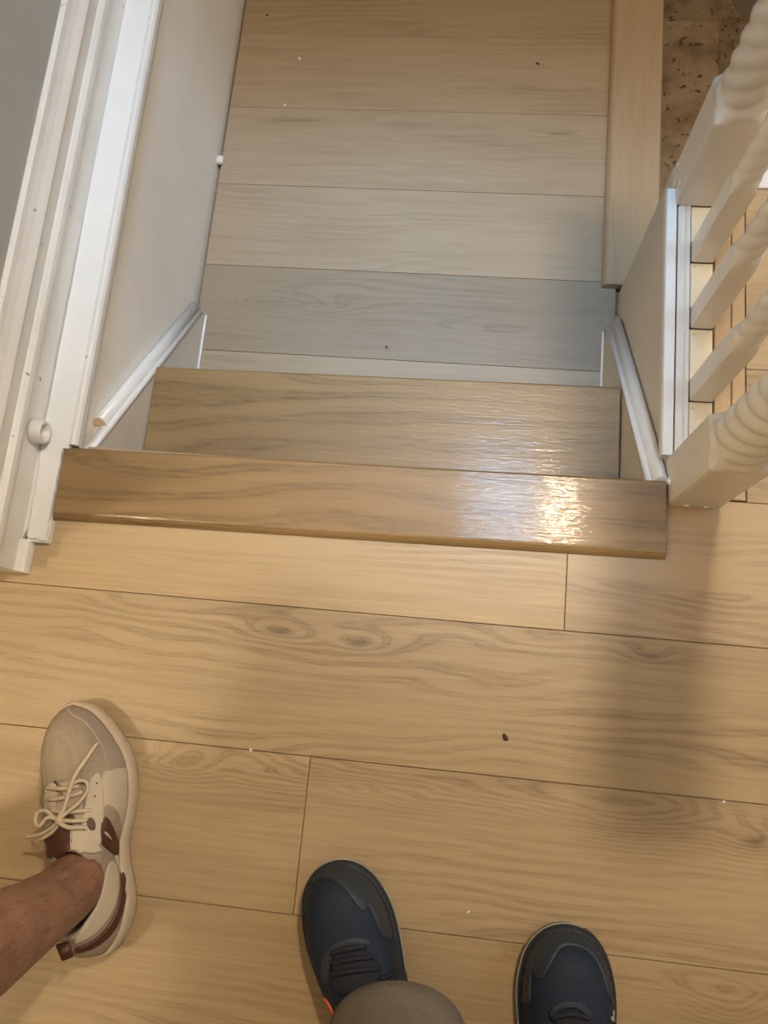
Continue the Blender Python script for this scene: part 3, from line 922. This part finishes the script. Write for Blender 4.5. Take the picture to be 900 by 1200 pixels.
S1.panel('toe_overlay', [(76, 826), (92, 822), (108, 824), (124, 834), (138, 850), (148, 872), (153, 896), (140, 899), (126, 897), (121, 880), (110, 860), (96, 845), (82, 838)], M_TOE, 0.0008, 2.5)
S1.panel('quarter', [(126, 900), (140, 901), (153, 900), (155, 925), (153, 950), (149, 975), (147, 1005), (146, 1020), (139, 1022), (135, 1002), (128, 994), (120, 985), (116, 960), (117, 930), (120, 908)], M_BEIGE, 0.0010, 2.5)
S1.panel('side_window', [(121, 943), (130, 945), (138, 954), (140, 968), (138, 990), (136, 1003), (130, 997), (121, 988), (118, 968)], M_KNIT, 0.0018, 2.0)
S1.panel('side_patch', [(119, 958), (124, 957), (129, 966), (136, 985), (136, 1003), (129, 998), (118, 989), (117, 972)], M_BROWN, 0.0030, 1.8)
S1.panel('side_slash', [(120, 976), (124, 980), (128, 984), (125, 978), (122, 974)], M_BEIGE, 0.0040, 1.2)
S1.panel('eyestay', [(110, 905), (117, 908), (121, 930), (121, 955), (118, 985), (113, 992), (104, 985), (96, 972), (97, 955), (101, 935), (104, 917)], M_BEIGE, 0.0026, 2.5)
S1.panel('heel_counter', [(134, 1006), (138, 1020), (139, 1040), (134, 1062), (122, 1083), (104, 1099), (86, 1106), (97, 1086), (112, 1063), (121, 1038), (126, 1014)], M_BEIGE, 0.0014, 2.5)
S1.panel('tongue', [(54, 977), (64, 968), (84, 971), (84, 990), (80, 1001), (54, 1003)], M_BROWN, 0.003, 2.0)
S1.panel('tongue_edge', [(84, 968), (98, 972), (110, 985), (118, 996), (110, 1000), (96, 999), (84, 1001)], M_BEIGE, 0.003, 2.0)
S1.panel('throat', [(66, 915), (92, 918), (96, 945), (96, 966), (60, 968), (62, 940)], flat('tongue_fabric', (0.42, 0.36, 0.28), 0.8), 0.0008, 2.5)
S1.panel('inner_eyestay', [(52, 925), (62, 917), (68, 925), (65, 945), (62, 965), (52, 970), (50, 950)], M_BEIGE, 0.0020, 2.5)
S1.panel('throat_patch', [(76, 960), (84, 953), (89, 960), (85, 968), (78, 968)], M_BROWN, 0.002, 1.8)
S1.panel('eyestay_patch', [(101, 958), (110, 960), (111, 973), (103, 971)], M_BROWN, 0.0040, 1.8)

# laces: bars across the throat, a bow, two loose ends
LR = 0.0024
for a, b in (((56, 923), (94, 921)), ((58, 937), (98, 928)), ((60, 950), (108, 949)), ((66, 960), (110, 960))):
    mx, my = (a[0] + b[0]) / 2, (a[1] + b[1]) / 2 + 1.5
    S1.cord('lace', [a, (mx, my, 0.002), b], LR, M_LACE, 0.0028)
S1.cord('lace', [(70, 961, 0.006), (80, 945, 0.007), (86, 925, 0.007), (92, 908, 0.006), (105, 888, 0.005), (117, 870, 0.004)], 0.0026, M_LACE, 0.003, seg=8)
S1.cord('lace', [(70, 961, 0.006), (84, 950, 0.007), (98, 938, 0.007), (106, 926, 0.006), (105, 916, 0.005), (96, 914, 0.004), (88, 918, 0.005)], 0.0022, M_LACE, 0.003, seg=8)
S1.cord('lace', [(70, 961, 0.006), (84, 968, 0.006), (96, 968, 0.005), (104, 969, 0.004)], 0.0026, M_LACE, 0.003, seg=8)
def free_cord(name, P, r, mat, parent, seg=8, flat=0.6):
    bm = bmesh.new(); tube_mesh(bm, spline(P, seg), r, 6, True, flat)
    return finish(bm, name, mat, parent, True)
def at(px, py, z):
    d = CAMR @ Vector(((px - 450) / FPX, -(py - 600) / FPX, -1.0))
    return CAMP + d * ((z - H) / d.z)
free_cord('lace', [at(70, 961, 0.088), at(56, 958, 0.090), at(46, 968, 0.088), at(41, 962, 0.084), at(43, 953, 0.082), at(52, 950, 0.084), at(60, 955, 0.086), at(68, 962, 0.090)], 0.0022, M_LACE, S1.root)
free_cord('lace', [at(70, 961, 0.090), at(60, 970, 0.088), at(46, 978, 0.080), at(30, 981, 0.068)], 0.0022, M_LACE, S1.root)
free_cord('lace', [at(72, 960, 0.090), at(62, 974, 0.086), at(52, 981, 0.080), at(47, 984, 0.074)], 0.0024, M_LACE, S1.root)
bm = bmesh.new(); bmesh.ops.create_icosphere(bm, subdivisions=2, radius=0.0045)
finish(bm, 'lace_knot', M_LACE, S1.root, True, at(70, 961, 0.090))
for x, y in ((113, 918), (111, 933), (66, 916), (68, 926)):
    h, nr = ray_hit(S1.bvh, x, y)
    bm = bmesh.new(); bmesh.ops.create_icosphere(bm, subdivisions=1, radius=0.0016)
    finish(bm, 'eyelet', M_EYE, S1.root, True, h + nr * 0.002)
# brown heel tab loop and the brown line along the sole
bm = bmesh.new()
ht = [at(66, 1106, 0.098), at(82, 1102, 0.098), at(88, 1120, 0.096), at(74, 1126, 0.096)]
up = Vector((0, 0, 0.004))
A = [bm.verts.new(p) for p in ht]; B = [bm.verts.new(p + up) for p in ht]
bm.faces.new(A[::-1]); bm.faces.new(B)
for k in range(4): bm.faces.new((A[k], A[(k + 1) % 4], B[(k + 1) % 4], B[k]))
bmesh.ops.bevel(bm, geom=list(bm.edges), offset=0.0012, segments=2, affect='EDGES')
finish(bm, 'heel_tab', M_BROWN, S1.root, True)
sb = bmesh.new(); sb.from_mesh(S1.sole.data); S1b = BVHTree.FromBMesh(sb); sb.free()
tmp = S1.bvh; 
both = bmesh.new(); both.from_mesh(S1.sole.data); both.from_mesh(S1.upper.data); S1.bvh = BVHTree.FromBMesh(both); both.free()
S1.panel('sole_stripe', [(143, 1018), (146.5, 1036), (143, 1064), (132, 1090), (112, 1108), (90, 1115), (88, 1110), (108, 1102), (126, 1085), (137, 1062), (141, 1038)], M_BROWN, 0.0030, 1.5)
S1.bvh = tmp

# the second sneaker stands outside the picture
OUT_M = [(u, 0.024 - v) for u, v in OUT_B][::-1]
S2 = Shoe(None, 'sneaker', (-0.690, -0.360), 100.0, OUT_M, (0.076, 0.012, 0.056, 0.032, 0.088, 0.070, 0.090), 0.026, 0.012,
          'second cream knit sneaker', {'sole': M_SOLE, 'upper': M_KNIT}, 0.048)
adopt(S2.root, walker)
# body: one continuous surface, both ankles to the head
LEG = [(-0.404, -0.228, 0.045), (-0.396, -0.252, 0.080), (-0.393, -0.255, 0.115), (-0.392, -0.258, 0.170), (-0.391, -0.260, 0.240), (-0.390, -0.262, 0.320), (-0.388, -0.258, 0.420), (-0.392, -0.250, 0.500), (-0.405, -0.255, 0.60), (-0.440, -0.27, 0.80)]
RAD = [(0.026, 0.024), (0.031, 0.040), (0.033, 0.041), (0.036, 0.041), (0.043, 0.046), (0.050, 0.053), (0.050, 0.055), (0.054, 0.056), (0.062, 0.065), (0.075, 0.08)]
VB = list(LEG); RB = list(RAD); EB = [(i, i + 1) for i in range(9)]
def chain(start, pts):
    k = start
    for p, r in pts:
        VB.append(p); RB.append((r, r)); EB.append((k, len(VB) - 1)); k = len(VB) - 1
    return k
pel = chain(9, [((-0.525, -0.28, 0.93), 0.120)])
chain(pel, [((-0.625, -0.275, 0.80), 0.078), ((-0.655, -0.265, 0.60), 0.064), ((-0.665, -0.265, 0.48), 0.055), ((-0.668, -0.285, 0.32), 0.051), ((-0.670, -0.285, 0.12), 0.035), ((-0.676, -0.265, 0.05), 0.027)])
che = chain(pel, [((-0.525, -0.285, 1.08), 0.125), ((-0.525, -0.29, 1.25), 0.140)])
nek = chain(che, [((-0.525, -0.29, 1.42), 0.105), ((-0.525, -0.285, 1.52), 0.052), ((-0.522, -0.265, 1.60), 0.082), ((-0.522, -0.262, 1.70), 0.085)])
for sx in (1, -1):
    chain(che, [((-0.525 + sx * 0.165, -0.29, 1.36), 0.056), ((-0.525 + sx * 0.215, -0.30, 1.10), 0.042), ((-0.525 + sx * 0.215, -0.27, 0.88), 0.031), ((-0.525 + sx * 0.21, -0.25, 0.80), 0.030)])
leg = skin_body('body', VB, EB, RB, M_SKIN, None, root=pel, sub=2)
bake(leg); adopt(leg, walker)
sv = [(-0.525, -0.28, 0.90), (-0.525, -0.285, 1.08), (-0.525, -0.29, 1.25), (-0.525, -0.29, 1.42), (-0.36, -0.29, 1.36), (-0.31, -0.30, 1.16), (-0.69, -0.29, 1.36), (-0.74, -0.30, 1.16)]
shirt = skin_body('shirt', sv, [(0, 1), (1, 2), (2, 3), (2, 4), (4, 5), (2, 6), (6, 7)], [(0.17, 0.13), (0.17, 0.135), (0.185, 0.145), (0.11, 0.09), (0.066, 0.066), (0.060, 0.060), (0.066, 0.066), (0.060, 0.060)], flat('grey_shirt', (0.16, 0.16, 0.17), 0.9), None, root=1)
bake(shirt); adopt(shirt, walker)
# leg hair: many fine strands in one piece
lb = bmesh.new(); lb.from_mesh(leg.data)
fs = [f for f in lb.faces if 0.10 < f.calc_center_median().z < 0.40]
hb = bmesh.new()
for k in range(1500):
    f = rnd.choice(fs)
    vs = [v.co for v in f.verts]
    w = [rnd.random() for _ in vs]; sw = sum(w)
    p = sum((v * (x / sw) for v, x in zip(vs, w)), Vector())
    n = f.normal
    tdir = (Vector((rnd.uniform(-.4, .4), rnd.uniform(-.4, .4), -1)) - n * n.dot(Vector((0, 0, -1)))).normalized()
    L = rnd.uniform(0.004, 0.010); s_ = n.cross(tdir) * 0.00008
    a = p + n * 0.0001; b = p + n * 0.0012 + tdir * L * 0.5; c = p + n * 0.0018 + tdir * L
    v = [hb.verts.new(q) for q in (a - s_, a + s_, b + s_, b - s_, c)]
    hb.faces.new(v[:4]); hb.faces.new((v[3], v[2], v[4]))
lb.free()
hair = finish(hb, 'leg_hair', M_HAIR, None); tag(hair, kind='stuff'); adopt(hair, walker)
shorts = skin_body('shorts', [(-0.525, -0.28, 0.95), (-0.440, -0.27, 0.82), (-0.408, -0.257, 0.64), (-0.612, -0.275, 0.82), (-0.648, -0.267, 0.64)], [(0, 1), (1, 2), (0, 3), (3, 4)], [(0.175, 0.135), (0.094, 0.10), (0.088, 0.092), (0.094, 0.10), (0.088, 0.092)], flat('dark_shorts', (0.05, 0.05, 0.055), 0.9), None, root=0)
bake(shorts); adopt(shorts, walker)

# --- second person: navy shoes and grey trousers at the bottom edge
taker = empty('person', (0.06, -0.45, 0)); tag(taker, 'person at the bottom edge in navy shoes and a grey trouser leg', 'person')
M_NAVY = knit('navy_mesh', (0.0045, 0.0150, 0.0380), (0.002, 0.006, 0.016), 420.0, (0.010, 0.018, 0.030), 0.4, 0.6, 0.75)
M_NAVY2 = knit('navy_overlay', (0.016, 0.028, 0.048), (0.013, 0.023, 0.040), 200.0, (0.040, 0.042, 0.048), 0.5, 0.15, 0.55)
M_NSOLE = flat('worn_navy_rubber', (0.012, 0.020, 0.034), 0.6)
M_SCUFF = flat('scuffed_pale_edge', (0.30, 0.29, 0.27), 0.6)
M_ORANGE = flat('orange_rubber', (0.75, 0.10, 0.03), 0.5)
M_NLACE = flat('navy_lace', (0.008, 0.011, 0.022), 0.8)
OUT_N = [(0.000, 0.0), (0.006, 0.020), (0.030, 0.034), (0.070, 0.0385), (0.110, 0.0420), (0.150, 0.0500), (0.185, 0.0555), (0.2145, 0.0555), (0.240, 0.0510), (0.263, 0.0420), (0.280, 0.0275), (0.2890, 0.0080),
         (0.2885, -0.0120), (0.279, -0.0300), (0.262, -0.0430), (0.240, -0.0500), (0.213, -0.0525), (0.180, -0.0490), (0.140, -0.0420), (0.100, -0.0380), (0.060, -0.0350), (0.025, -0.0310), (0.005, -0.0180)]
def navy(o, hd, mirror, label):
    out = [(u, -v) for u, v in OUT_N][::-1] if mirror else OUT_N
    S = Shoe(None, 'shoe', o, hd, out, (0.078, 0.0, 0.056, 0.031, 0.090, 0.068, 0.085), 0.024, 0.014, label, {'sole': M_NSOLE, 'upper': M_NAVY}, 0.044)
    adopt(S.root, taker)
    # pale worn rim round the toe, at the top of the sole
    idx = [i for i in range(S.N) if S.out[i].x > 0.150 and (S.out[i].y if mirror else -S.out[i].y) > -0.016]
    # order by angle so the strip runs round the toe once
    idx.sort(key=lambda i: math.atan2(S.out[i].y, S.out[i].x - 0.16))
    bm = bmesh.new()
    pts = []
    for i in idx:
        p = S.inset(i, -0.0002); b = S.spring(S.out[i].x)
        pts.append(S.W(p.x, p.y, b + S.sole_h * 0.62))
    tube_mesh(bm, pts, 0.0011, 6, True)
    finish(bm, 'sole_rim', M_SCUFF, S.root, True)
    return S
SL = navy((0.0015, -0.470), 115.0, True, 'navy shoe turned outward under the grey trouser hem')
SR = navy((0.1555, -0.531), 90.4, False, 'navy shoe cut off by the lower frame edge')
SL.panel('toe_overlay', [(345, 1100), (344, 1075), (349, 1050), (362, 1026), (380, 1014), (400, 1014), (418, 1021), (434, 1036), (446, 1055), (455, 1080), (458, 1100), (448, 1098), (440, 1080), (432, 1062), (424, 1068), (414, 1056), (402, 1040), (388, 1031), (374, 1031), (362, 1042), (358, 1062), (357, 1085), (355, 1104)], M_NAVY2, 0.0016, 3.0)
SL.panel('throat_overlay', [(376, 1128), (384, 1112), (400, 1102), (420, 1098), (436, 1104), (428, 1110), (408, 1108), (394, 1116), (388, 1130), (386, 1150), (378, 1150)], M_NAVY2, 0.0014, 2.5)
SL.panel('tongue', [(388, 1136), (394, 1116), (410, 1108), (426, 1112), (440, 1124), (446, 1142), (430, 1160), (396, 1164)], M_NLACE, 0.0030, 3.0)
for a, b in (((388, 1116), (430, 1108)), ((388, 1128), (438, 1120)), ((386, 1141), (446, 1134))):
    SL.cord('lace', [a, ((a[0] + b[0]) / 2, (a[1] + b[1]) / 2 - 2, 0.002), b], 0.0028, M_NLACE, 0.004)
SL.cord('lace', [(448, 1146, 0.003), (458, 1140, 0.004), (468, 1133, 0.006), (474, 1127, 0.010)], 0.0022, M_NLACE, 0.003)
b2_ = bmesh.new(); b2_.from_mesh(SL.sole.data); b2_.from_mesh(SL.upper.data); SL.bvh = BVHTree.FromBMesh(b2_); b2_.free()
SL.panel('heel_accent', [(376, 1171), (382, 1170), (390, 1184), (396, 1200), (388, 1200)], M_ORANGE, 0.0014, 2.0)
SR.panel('toe_overlay', [(612, 1172), (609, 1150), (613, 1130), (624, 1108), (640, 1093), (656, 1087), (676, 1089), (694, 1098), (708, 1114), (717, 1134), (722, 1160), (723, 1178), (714, 1172), (708, 1150), (701, 1130), (690, 1116), (674, 1109), (658, 1110), (648, 1126), (638, 1144), (630, 1148), (626, 1136), (622, 1150), (622, 1175)], M_NAVY2, 0.0016, 3.0)
SR.panel('throat_overlay', [(640, 1190), (650, 1178), (668, 1173), (686, 1178), (696, 1192), (688, 1192), (680, 1184), (668, 1181), (656, 1184), (648, 1194)], M_NAVY2, 0.0014, 2.5)
SR.panel('tongue', [(648, 1198), (656, 1186), (668, 1182), (680, 1186), (688, 1198), (668, 1204)], M_NLACE, 0.0025, 2.5)
SR.cord('lace', [(646, 1192), (668, 1186, 0.002), (690, 1192)], 0.0026, M_NLACE, 0.004)
SR.panel('side_tab', [(716, 1188), (722, 1182), (723, 1192), (717, 1198)], M_SCUFF, 0.0012, 1.5)

def trouser_mat():
    T = NT('grey_trouser_cloth'); o = T.obj()
    a = T.noise(T.mapping(o, (900.0, 900.0, 500.0)), 1.0, 2.0, 0.6)
    c = T.mix(a, (0.115, 0.100, 0.085), (0.175, 0.155, 0.130))
    T.l.new(c, T.b.inputs['Base Color']); T.b.inputs['Roughness'].default_value = 0.9
    T.bump(T.noise(o, 24.0, 4.0, 0.6), 0.7, 0.012)
    return T.m
M_TROUSER = trouser_mat()
def trouser_rings():
    """both legs and the seat as one cloth surface"""
    bm = bmesh.new(); N = 40
    def leg(cx0, cy0, cx1, cy1, zhem, tilt):
        rings = []
        lv = [(-0.004, 0.985, 1), (0.0, 1.0, 0), (0.028, 0.99, 0), (0.030, 0.975, 0), (0.10, 0.95, 0), (0.20, 0.98, 0), (0.32, 1.02, 0), (0.45, 1.12, 0), (0.60, 1.28, 0), (0.70, 1.40, 0)]
        for dz, sc, inner in lv:
            f = max(0, dz) / 0.70
            cx, cy = cx0 + (cx1 - cx0) * f, cy0 + (cy1 - cy0) * f
            ring = []
            for k in range(N):
                t = 2 * math.pi * k / N
                wr = 1 + 0.035 * math.sin(3 * t + dz * 30) * (1 - f) + 0.03 * math.sin(2 * t - dz * 18)
                rx, ry = 0.072 * sc * wr, 0.078 * sc * wr
                z = zhem + dz + tilt * math.sin(t) * (1 - min(1, dz / 0.15))
                ring.append(bm.verts.new((cx + rx * math.cos(t), cy + ry * math.sin(t), z)))
            rings.append(ring)
        for a, b in zip(rings, rings[1:]):
            for k in range(N):
                m = (k + 1) % N
                bm.faces.new((a[k], a[m], b[m], b[k]))
        return rings[-1]
    A = leg(-0.0245, -0.3665, -0.015, -0.44, 0.085, 0.030)
    B = leg(0.162, -0.455, 0.15, -0.45, 0.085, 0.030)
    # seat joins both legs
    hip = []
    M = N * 2
    bm.verts.ensure_lookup_table()
    loop = []
    top = [bm.verts.new((0.065 + 0.17 * math.cos(2 * math.pi * k / N), -0.45 + 0.125 * math.sin(2 * math.pi * k / N), 0.98)) for k in range(N)]
    lo = []
    for k in range(N):
        t = 2 * math.pi * k / N
        src = B if math.cos(t) >= 0 else A
        lo.append(src[k])
    for k in range(N):
        m = (k + 1) % N
        if lo[k] is lo[m]: continue
        bm.faces.new((lo[k], lo[m], top[m], top[k]))
    bm.faces.new(top)
    g = bmesh.ops.create_uvsphere(bm, u_segments=24, v_segments=12, radius=1.0)
    for v in g['verts']:
        v.co = Vector((0.065 + v.co.x * 0.168, -0.45 + v.co.y * 0.122, 0.86 + v.co.z * 0.13))
    return bm
tb = trouser_rings()
tro = finish(tb, 'trousers', M_TROUSER, None, True); adopt(tro, taker)
tro['label'] = 'grey trouser leg with turned hem'

# upper body of the second person, behind and above the picture
VB = [(0.065, -0.45, 0.93)]; RB = [(0.12, 0.10)]; EB = []
def chain2(start, pts):
    k = start
    for p, r in pts:
        VB.append(p); RB.append((r, r)); EB.append((k, len(VB) - 1)); k = len(VB) - 1
    return k
ch = chain2(0, [((0.065, -0.45, 1.10), 0.12), ((0.065, -0.44, 1.28), 0.14)])
chain2(ch, [((0.065, -0.43, 1.45), 0.10), ((0.065, -0.40, 1.54), 0.052), ((0.065, -0.36, 1.61), 0.082), ((0.065, -0.34, 1.70), 0.085)])
for sx in (1, -1):
    chain2(ch, [((0.065 + sx * 0.17, -0.44, 1.38), 0.056), ((0.065 + sx * 0.23, -0.42, 1.13), 0.042), ((0.065 + sx * 0.24, -0.43, 0.92), 0.032), ((0.065 + sx * 0.235, -0.42, 0.84), 0.030)])
up_b = skin_body('body', VB, EB, RB, M_SKIN, None, root=0, sub=2)
bake(up_b); adopt(up_b, taker)
sv = [(0.065, -0.45, 0.94), (0.065, -0.45, 1.10), (0.065, -0.44, 1.28), (0.065, -0.43, 1.45), (0.235, -0.44, 1.38), (0.295, -0.42, 1.15), (-0.105, -0.44, 1.38), (-0.165, -0.42, 1.15)]
sh2 = skin_body('shirt', sv, [(0, 1), (1, 2), (2, 3), (2, 4), (4, 5), (2, 6), (6, 7)], [(0.17, 0.13), (0.17, 0.135), (0.185, 0.145), (0.11, 0.09), (0.066, 0.066), (0.060, 0.060), (0.066, 0.066), (0.060, 0.060)], flat('dark_shirt', (0.06, 0.07, 0.09), 0.9), None, root=1)
bake(sh2); adopt(sh2, taker)

# ---------------------------------------------------------------- crumbs on the floor
def crumb(name, px, py, z, r, mat, label, cat='debris', el=1.6, group=None):
    p = at(px, py, z)
    bm = bmesh.new(); bmesh.ops.create_icosphere(bm, subdivisions=2, radius=r)
    for v in bm.verts:
        v.co *= 1 + 0.35 * noise.noise(v.co * 400 + Vector((px, py, 0)))
        v.co.x *= el; v.co.z *= 0.6
    o = finish(bm, name, mat, None, True, (p.x, p.y, z + r * 0.5), rnd.uniform(0, 3))
    tag(o, label, cat, group); return o
M_CRUMB = flat('dark_wood_crumb', (0.07, 0.040, 0.022), 0.8)
M_CHIP = flat('white_chip', (0.80, 0.76, 0.70), 0.6)
crumb('wood_crumb', 592, 864, 0.0, 0.0030, M_CRUMB, 'dark brown wood crumb lying on the middle floor plank')
crumb('paint_chip', 294, 879, 0.0, 0.0016, M_CHIP, 'tiny white paint chip on the seam beside the beige sneaker')
crumb('paint_chip', 848, 939, 0.0, 0.0016, M_CHIP, 'tiny white paint chip on the plank seam right of the shadow')
crumb('paint_chip', 549, 1069, 0.0, 0.0012, M_CHIP, 'tiny white speck on the plank between the two navy shoes')
crumb('paint_chip', 351, 69, ZL, 0.0024, M_CHIP, 'small white chip far up the lower landing', el=2.0)
crumb('paint_chip', 334, 123, ZL, 0.0020, M_CHIP, 'small white chip on the landing nearer the left wall')
crumb('wood_crumb', 630, 75, ZL, 0.0024, M_CRUMB, 'dark crumb on the far landing plank near the right nosing')
crumb('wood_crumb', 313, 18, ZL, 0.0022, M_CRUMB, 'dark crumb on the farthest landing plank near the wall')
crumb('wood_crumb', 453, 407, ZL, 0.0020, M_CRUMB, 'dark crumb on the landing plank just beyond the tread')
sp = box('wall_spacer', -0.5405, -0.5275, 0.985, 1.001, ZL + 0.001, ZL + 0.012, M_CHIP, None, 0.002)
tag(sp, 'small white spacer wedged between landing plank and left wall', 'spacer')

# ---------------------------------------------------------------- lamps
def emit(name, col, strength):
    m = bpy.data.materials.new(name); m.use_nodes = True
    nt = m.node_tree; nt.nodes.clear()
    e = nt.nodes.new('ShaderNodeEmission'); e.inputs[0].default_value = (*col, 1); e.inputs[1].default_value = strength
    out = nt.nodes.new('ShaderNodeOutputMaterial'); nt.links.new(e.outputs[0], out.inputs[0])
    return m
def lamp(loc, r, mat, label):
    root = empty('ceiling_light', loc); tag(root, label, 'ceiling light')
    lathe('rose', [(0.055, 2.3995 - loc[2]), (0.055, 2.388 - loc[2]), (0.020, 2.380 - loc[2]), (0.020, r * 0.9)], 'Z', M_WHITE2, root)
    bm = bmesh.new(); bmesh.ops.create_uvsphere(bm, u_segments=24, v_segments=16, radius=r)
    finish(bm, 'globe', mat, root, True)
    return root
lamp((0.346, 0.637, 1.75), 0.040, emit('lamp_over_stairs', (1.0, 0.80, 0.55), LAMP1), 'small warm globe lamp hanging over the stairwell')
lamp((-1.40, -0.42, 2.25), 0.055, emit('lamp_behind_people', (1.0, 0.80, 0.52), LAMP2), 'bare warm globe lamp on the ceiling behind the two people')
fill_frame = empty('ceiling_light', (0.16, 0.79, 2.4)); tag(fill_frame, 'square frame of the added cool fill light over the steps', 'ceiling light')  # added housing around the cool fill, not a known fixture
bm = bmesh.new()
for a in ((-0.225, 0.225, 0.162, 0.182), (-0.225, 0.225, -0.182, -0.162), (-0.225, -0.202, -0.162, 0.162), (0.202, 0.225, -0.162, 0.162)):
    bm_box(bm, *a, -0.020, -0.0005)
finish(bm, 'frame', M_WHITE2, fill_frame)
